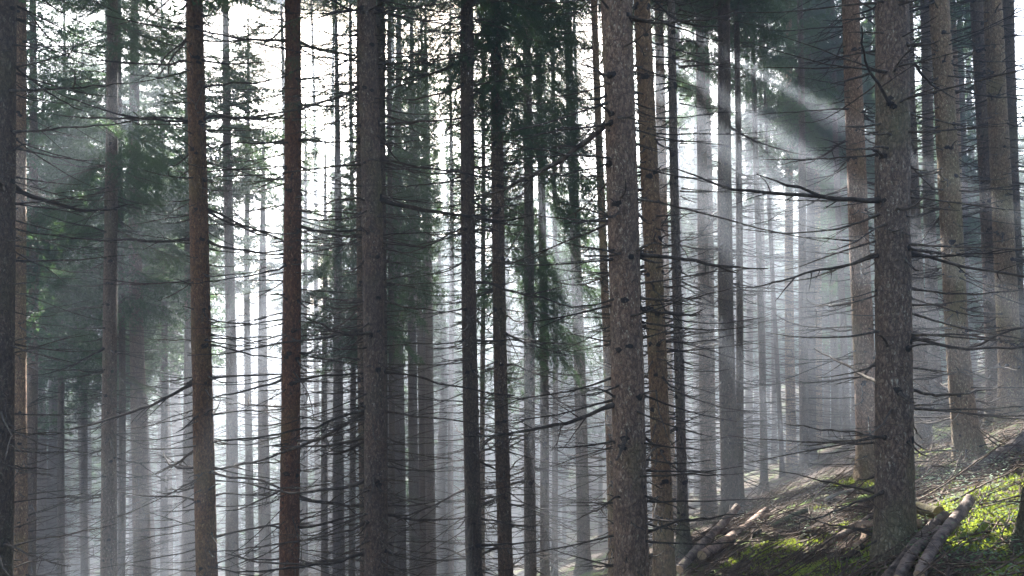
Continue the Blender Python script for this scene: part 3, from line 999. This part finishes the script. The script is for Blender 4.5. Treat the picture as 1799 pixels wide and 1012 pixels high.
for i, (px, Yd) in enumerate(far_specs):
    k = max([j for j, (lx, _) in enumerate(LAND) if lx < px], default=-1)
    n_ = cnt.get(k, 0); cnt[k] = n_ + 1
    if k < 0: lab = "faint slim spruce in the haze beyond the left edge trunk"
    else: lab = f"{ORD[n_]} faint far spruce right of {LAND[k][1]}"
    bright = 400 < px < 640
    shade_wall = 830 < px < 1450 and 32 < Yd < 46 and (px, Yd) not in BACK  # tops made tall and dense to block sun around the shafts
    s = (px - rf.uniform(2, 10), px + rf.uniform(-2, 8), rf.uniform(.2, .34) * F_PX / Yd, Yd, 0, rf.choice([BR, BR, DK, GREY]), (rf.uniform(420, 700) if not bright else rf.uniform(420, 600), rf.uniform(1.1, 1.7) if not bright else rf.uniform(.7, 1.1)) if not shade_wall else (rf.uniform(-50, 90), rf.uniform(2.4, 3.0)), rf.choice(["dense_a", "dense_b"]) if shade_wall else None, lab,
         {"H": 36 if shade_wall else rf.uniform(22, 29) if not bright else rf.uniform(17, 24)})
    if (px, Yd) in BACK:
        s = s[:6] + ((rf.uniform(380, 600), rf.uniform(1.7, 2.3)), rf.choice(['far_b', 'far_d']), lab, {'H': 34})
    if (px, Yd) in SHADE:
        s = s[:6] + ((rf.uniform(-60, 10), rf.uniform(2.3, 2.9)), rf.choice(['dense_a', 'dense_b']), lab, {'H': 42})
    ALL.append(spruce(s, 200 + i))

# ------------------------------------------------------------------ far wood on the other side of the valley: nobody could count it
fw = MB()
rw = np.random.default_rng(5)
for k in range(430):
    y = rw.uniform(52, 155); x = rw.uniform(-.85, .85) * (y + 10)
    z = float(ground_base(x, y))
    gap = -0.36 < x / y < -0.22 and y < 110
    h = rw.uniform(12, 17) if gap else rw.uniform(20, 28)
    fw.tube([(x, y, z), (x, y, z + h * .5), (x, y, z + h)], [.17, .11, .02], 5, 1, cap=False)
    crown_mb(500 + k, h * .72, rw.uniform(2.0, 2.9), 3, .95, (6, 9), mb=fw, origin=(x, y, z + h * .28), gaps=0.0)
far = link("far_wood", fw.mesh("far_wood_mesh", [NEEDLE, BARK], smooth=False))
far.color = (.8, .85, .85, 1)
tag(far, "distant spruce wood fading into the haze beyond the valley", "forest", kind="stuff")

# ------------------------------------------------------------------ fallen logs


def log(p0, p1, r0, r1, label, tint=(1, 1, 1), seed=0, stubs=0, lift=0.0, group="cut logs lying on the slope", name="cut_log"):
    c = (p0 + p1) / 2
    d = p1 - p0
    L = d.length
    root = bpy.data.objects.new(name, None); COL.objects.link(root)
    root.location = c
    root.rotation_mode = 'QUATERNION'
    root.rotation_quaternion = Vector((1, 0, 0)).rotation_difference(d.normalized())
    tag(root, label, "log", group)
    r = np.random.default_rng(seed)
    n = max(10, int(L / .04))
    t = np.linspace(0, 1, n)
    xs = (t - .5) * L
    pts = np.stack([xs, 0.02 * np.sin(t * 5 + seed), 0.02 * np.sin(t * 3.3 + seed)], 1)
    rad = r0 + (r1 - r0) * t
    sides = 16
    th = np.linspace(0, 2 * np.pi, sides, endpoint=False)
    V = np.empty((n, sides, 3))
    for i in range(n):
        for j in range(sides):
            a = th[j]
            k = 1 + .20 * mnoise.noise(Vector((xs[i] * 3, math.cos(a) + seed, math.sin(a)))) + .13 * mnoise.noise(Vector((xs[i] * 16, math.cos(a) * 5, math.sin(a) * 5 + seed)))
            V[i, j] = (pts[i, 0], pts[i, 1] + math.cos(a) * rad[i] * k, pts[i, 2] + math.sin(a) * rad[i] * k)
    mb = MB()
    i = np.arange(n - 1)[:, None] * sides; j = np.arange(sides)[None]; k = (j + 1) % sides
    mb.add(V.reshape(-1, 3), np.stack([i + j, i + k, i + sides + k, i + sides + j], -1).reshape(-1, 4))
    o = link("bark", mb.mesh("log_mesh", [LOGBARK]), root); o.color = (*tint, 1)
    for e in (0, n - 1):
        mb = MB(); v = V[e].copy(); v[:, 0] += (-.003 if e == 0 else .003)
        inner = v * .55 + pts[e] * .45; inner[:, 0] = v[:, 0] + r.uniform(-.006, .006, sides)
        mb.add(np.vstack([v, inner, [[v[0, 0], pts[e, 1], pts[e, 2]]]]),
               [(a, (a + 1) % sides, sides + (a + 1) % sides, sides + a) for a in range(sides)])
        mb.add(np.vstack([inner, [[v[0, 0], pts[e, 1], pts[e, 2]]]]), [(a, (a + 1) % sides, sides) for a in range(sides)])
        o2 = link("cut_end", mb.mesh("cut_end_mesh", [LOGWOOD]), root); o2.color = (*[min(1, q * .9) for q in tint], 1)
    for s in range(stubs):
        mb = MB()
        x = r.uniform(-.45, .4) * L; a = r.uniform(-.6, 3.4)
        dead_branch_geo(mb, r.uniform(.15, .45), .012, (x, math.cos(a) * r0 * .8, math.sin(a) * r0 * .8), (r.uniform(-.6, .6), math.cos(a), math.sin(a)), sag=.1, seed=s + seed * 9, twigs=2)
        o3 = link("branch_stub", mb.mesh("branch_stub_mesh", [DEADWOOD]), root); o3.color = (1.3, 1.2, 1.0, 1)
    return root


def gp(px, py, lift):
    p = ground_hit(px, py)
    p = p + Vector((0, 0, lift))
    return p


def log_px(a, b, wa, wb, label, **kw):
    """ends given as photo pixels; radii from pixel widths at the hit depth"""
    la, lb = kw.pop("lift", (.06, .06))
    pa, pb = ground_hit(*a), ground_hit(*b)
    ra, rb = wa / F_PX * pa.y * .43, wb / F_PX * pb.y * .43
    return log(pa + Vector((0, 0, la)), pb + Vector((0, 0, lb)), ra, rb, label, **kw)


log_px((1196, 1016), (1294, 922), 17, 14, "steeper of the two long cut logs leaning upslope beside the thin grey trunk", tint=(1.1, 1.0, .92), seed=1, lift=(.10, .30))
log_px((1236, 992), (1346, 908), 20, 18, "lower pale cut log lying against the steeper long one by the thin grey trunk", tint=(1.45, 1.2, 1.05), seed=2, lift=(.10, .10))
log_px((1190, 1004), (1228, 974), 14, 12, "short dark end of wood under the long cut logs beside the thin grey trunk", tint=(.5, .45, .4), seed=3, lift=(.04, .06))
log_px((1280, 968), (1338, 938), 10, 8, "rotting mossy log lying just below the pale cut log", tint=(.8, .85, .6), seed=4, lift=(.03, .03))
log_px((1352, 930), (1422, 904), 9, 8, "thin mossy log lying alone on the moss above the rotting one", tint=(.8, .95, .7), seed=5)
log_px((1448, 886), (1508, 866), 7, 7, "thin pale log lying on the slope left of the thick dark-grey trunk", tint=(1.5, 1.5, 1.4), seed=6)
log_px((1508, 944), (1662, 938), 18, 17, "pale pinkish log lying across behind the foot of the thick dark-grey trunk", tint=(1.5, 1.3, 1.15), seed=7, lift=(.10, .12))
log_px((1452, 976), (1540, 912), 13, 10, "thin peeled log slanting up left of the thick dark-grey trunk", tint=(1.3, 1.15, 1.0), seed=8, lift=(.08, .12))
log_px((1506, 978), (1524, 938), 14, 13, "short pale block of wood standing out below the thin peeled log", tint=(1.6, 1.3, 1.0), seed=9, lift=(.08, .10))
log_px((1440, 1006), (1520, 972), 13, 10, "dark rotten log in the lower left of the stacked pile, under brush", tint=(.45, .42, .38), seed=10, lift=(.05, .05))
log_px((1548, 1040), (1662, 940), 24, 17, "leftmost of the three front logs stacked right of the dark-grey trunk", tint=(.75, .68, .62), seed=11, lift=(.10, .16))
log_px((1576, 1046), (1648, 964), 22, 19, "middle one of the three front logs stacked right of the dark-grey trunk", tint=(.95, .85, .8), seed=12, lift=(.13, .15))
log_px((1618, 1046), (1700, 922), 23, 20, "rightmost and longest of the three front logs stacked right of the dark-grey trunk", tint=(1.0, .9, .86), seed=13, lift=(.13, .24))
pe = ground_hit(1648, 935)
log(pe + Vector((-.02, .55, .10)), pe + Vector((0, -.02, .20)), .055, .058, "stubby mossy log facing us with its round cut end above the stack", tint=(.55, .55, .28), seed=14)
log_px((1700, 846), (1830, 770), 22, 27, "long dark fallen log with broken side branches lying by the right edge", tint=(.62, .56, .52), seed=15, stubs=7, lift=(.10, .16), name="fallen_log", group="fallen logs on the slope")
log_px((1690, 728), (1760, 712), 7, 7, "thin fallen stem lying behind the feet of the two trunks near the right edge", tint=(1.0, .8, .7), seed=16, lift=(.04, .04))
# dark stump at the lower right edge
ps = ground_hit(1835, 965)
st, _, _ = trunk_mesh(-.2, .42, 6, .11, .3, 77, 1, flare=.5)
sr = bpy.data.objects.new("tree_stump", None); COL.objects.link(sr); sr.location = ps
tag(sr, "dark low stump in the moss cut by the lower right edge", "stump")
o = link("bark", st.mesh("stump_mesh", [BARK]), sr); o.color = (.5, .45, .42, 1)
mb = MB(); mb.tube([(0, 0, .405), (0, 0, .422)], [.112, .108], 14)
o = link("cut_face", mb.mesh("stump_top_mesh", [LOGWOOD]), sr); o.color = (.6, .55, .5, 1)

# ------------------------------------------------------------------ ground cover on the visible slope


def slope_points(n, y0, y1, power=1.6, ulo=.16, uhi=.98):
    r = np.random.default_rng(n)
    out = []
    while len(out) < n:
        y = y0 + (y1 - y0) * r.random() ** power
        u = r.uniform(ulo, uhi)
        out.append((u * y, y))
    return out


def moss_mask(x, y):
    a = mnoise.noise(Vector((x * .8, y * .8, 11.0))) + .5 * mnoise.noise(Vector((x * 2.3, y * 2.3, 4.0)))
    return a + (0.30 if y < 8 else 0) - (.30 if y > 10 else 0) - (.12 if x / y < .45 and y > 7.5 else 0)


mt = []
r9 = np.random.default_rng(99)
pts = [p for p in slope_points(20000, 4.0, 17.0, 1.3) if moss_mask(*p) > .10]
for (x, y) in pts:
    z = ground_z(x, y)
    k = 9 if y < 10 else 5
    s = .022 + .0015 * y
    base = np.array([x, y, z]) + r9.normal(0, .035, (k, 3)) * (1, 1, .15)
    d = norm(r9.normal(0, .55, (k, 3)) + (0, 0, 1.0))
    w = norm(np.cross(d, r9.normal(size=(k, 3)))) * s * .32
    ln = s * r9.uniform(.7, 1.7, (k, 1))
    mt.append(np.stack([base - w, base + w, base + d * ln], 1))
mb = MB(); mb.tris(np.concatenate(mt))
moss = link("moss", mb.mesh("moss_mesh", [MOSS], smooth=False))
tag(moss, "bright yellow-green moss cushions over the slope", "moss", kind="stuff")

# brushwood and fallen twigs
mb = MB()
for (x, y) in slope_points(8200, 4.0, 24.0, 1.2):
    z = ground_z(x, y)
    if moss_mask(x, y) > .25 and r9.random() < .6: continue
    L = r9.uniform(.1, .55) if r9.random() < .8 else r9.uniform(.5, 1.3)
    az = r9.uniform(0, 2 * np.pi) if r9.random() < .5 else r9.normal(.5, .35)
    d = np.array([math.cos(az), math.sin(az), 0]);
    zb = ground_z(x + d[0] * L, y + d[1] * L)
    u = np.linspace(0, 1, 4)
    P = np.stack([x + d[0] * L * u, y + d[1] * L * u, z + (zb - z) * u + .012 + np.sin(u * np.pi) * r9.uniform(-.01, .05) + u * r9.uniform(0, .10)], 1)
    P[1:, :2] += r9.normal(0, .02, (3, 2))
    mb.tube(P, np.array([1, .85, .6, .25]) * r9.uniform(.003, .011), 4, 0, cap=False)
tw = link("fallen_twigs", mb.mesh("fallen_twigs_mesh", [DEADWOOD])); tw.color = (1.5, 1.3, 1.1, 1)
tag(tw, "loose fallen twigs and brushwood covering the slope", "brushwood", kind="stuff")
# brushy fallen branches
mb = MB()
for (x, y) in slope_points(640, 4.6, 24.0, 1.0, .2, .95):
    z = ground_z(x, y)
    az = r9.uniform(0, 2 * np.pi)
    dead_branch_geo(mb, r9.uniform(.5, 1.5), .009, (x, y, z + .03), (math.cos(az), math.sin(az), COEF[0] * math.cos(az) + COEF[1] * math.sin(az) + r9.uniform(0, .4)), sag=.05,
                    seed=int(r9.integers(1e8)), twigs=10, sides=4)
bw = link("fallen_brushwood", mb.mesh("brushwood_mesh", [DEADWOOD])); bw.color = (1.1, .95, .82, 1)
tag(bw, "tangled dead branches lying over the needle litter", "brushwood", kind="stuff")

# small leafy plants
mt, mt2 = [], []
for (x, y) in slope_points(2000, 4.0, 14.0, 1.1, .3, .95):
    u_ = x / y
    pale = .54 < u_ < .64 and 7.2 < y < 11.5  # patch that gets the leaf colour with light in it
    lowr = u_ > .52 and y < 7.5
    if not ((pale and r9.random() < .6) or (lowr and r9.random() < .5) or r9.random() < .12): continue
    z = ground_z(x, y)
    k = 16
    h = r9.uniform(.05, .22, (k, 1))
    base = np.array([x, y, z]) + np.c_[r9.normal(0, .06, (k, 2)), h]
    az = r9.uniform(0, 2 * np.pi, k)
    d = np.stack([np.cos(az), np.sin(az), r9.uniform(-.3, .4, k)], 1)
    s = r9.uniform(.012, .026, (k, 1))
    w = norm(np.cross(d, [0, 0, 1])) * s * .45
    tip = base + d * s * 1.6; mid = base + d * s * .8
    t_ = np.concatenate([np.stack([base, mid - w, mid + w], 1), np.stack([mid - w, tip, mid + w], 1)])
    (mt2 if pale else mt).append(t_)
mb = MB(); mb.tris(np.concatenate(mt))
o = link("bilberry_leaves", mb.mesh("bilberry_mesh", [HERB], smooth=False)); tag(o, "low leafy bilberry growth between the logs and the moss", "undergrowth", kind="stuff")
mb = MB(); mb.tris(np.concatenate(mt2))
o = link("pale_undergrowth", mb.mesh("pale_undergrowth_mesh", [LIT_LEAF], smooth=False)); tag(o, "small leaves below the curved-foot trunk, coloured pale as if lit", "undergrowth", kind="stuff")

# ------------------------------------------------------------------ haze: the air of the wood
mb = MB()
x0, x1, y0, y1, z0, z1 = float(X.min()) - 1, float(X.max()) + 1, float(Y_.min()) - 1, float(Y_.max()) + 1, float(Z.min()) - 1.0, 27.5
v = [(x, y, z) for x in (x0, x1) for y in (y0, y1) for z in (z0, z1)]
mb.add(v, [(0, 1, 3, 2), (4, 6, 7, 5), (0, 4, 5, 1), (2, 3, 7, 6), (0, 2, 6, 4), (1, 5, 7, 3)])
hm = bpy.data.materials.new("haze_air"); hm.use_nodes = True
ht = hm.node_tree; ht.nodes.remove(ht.nodes["Principled BSDF"])
pv = ht.nodes.new("ShaderNodeVolumePrincipled")
pv.inputs["Color"].default_value = (.80, .88, 1.0, 1)
pv.inputs["Density"].default_value = HAZE_DENSITY
pv.inputs["Anisotropy"].default_value = 0.5
ht.links.new(pv.outputs[0], ht.nodes["Material Output"].inputs["Volume"])
hz = link("haze", mb.mesh("haze_mesh", [hm], smooth=False))
tag(hz, "thin pale morning mist filling the wood", "mist", kind="stuff")
print("objects", len(bpy.data.objects), "coef", COEF, "res", np.abs(_res).max())
print("max tree top", max((r.location.z + 25) for r in ALL), "Z", Z.min(), Z.max())
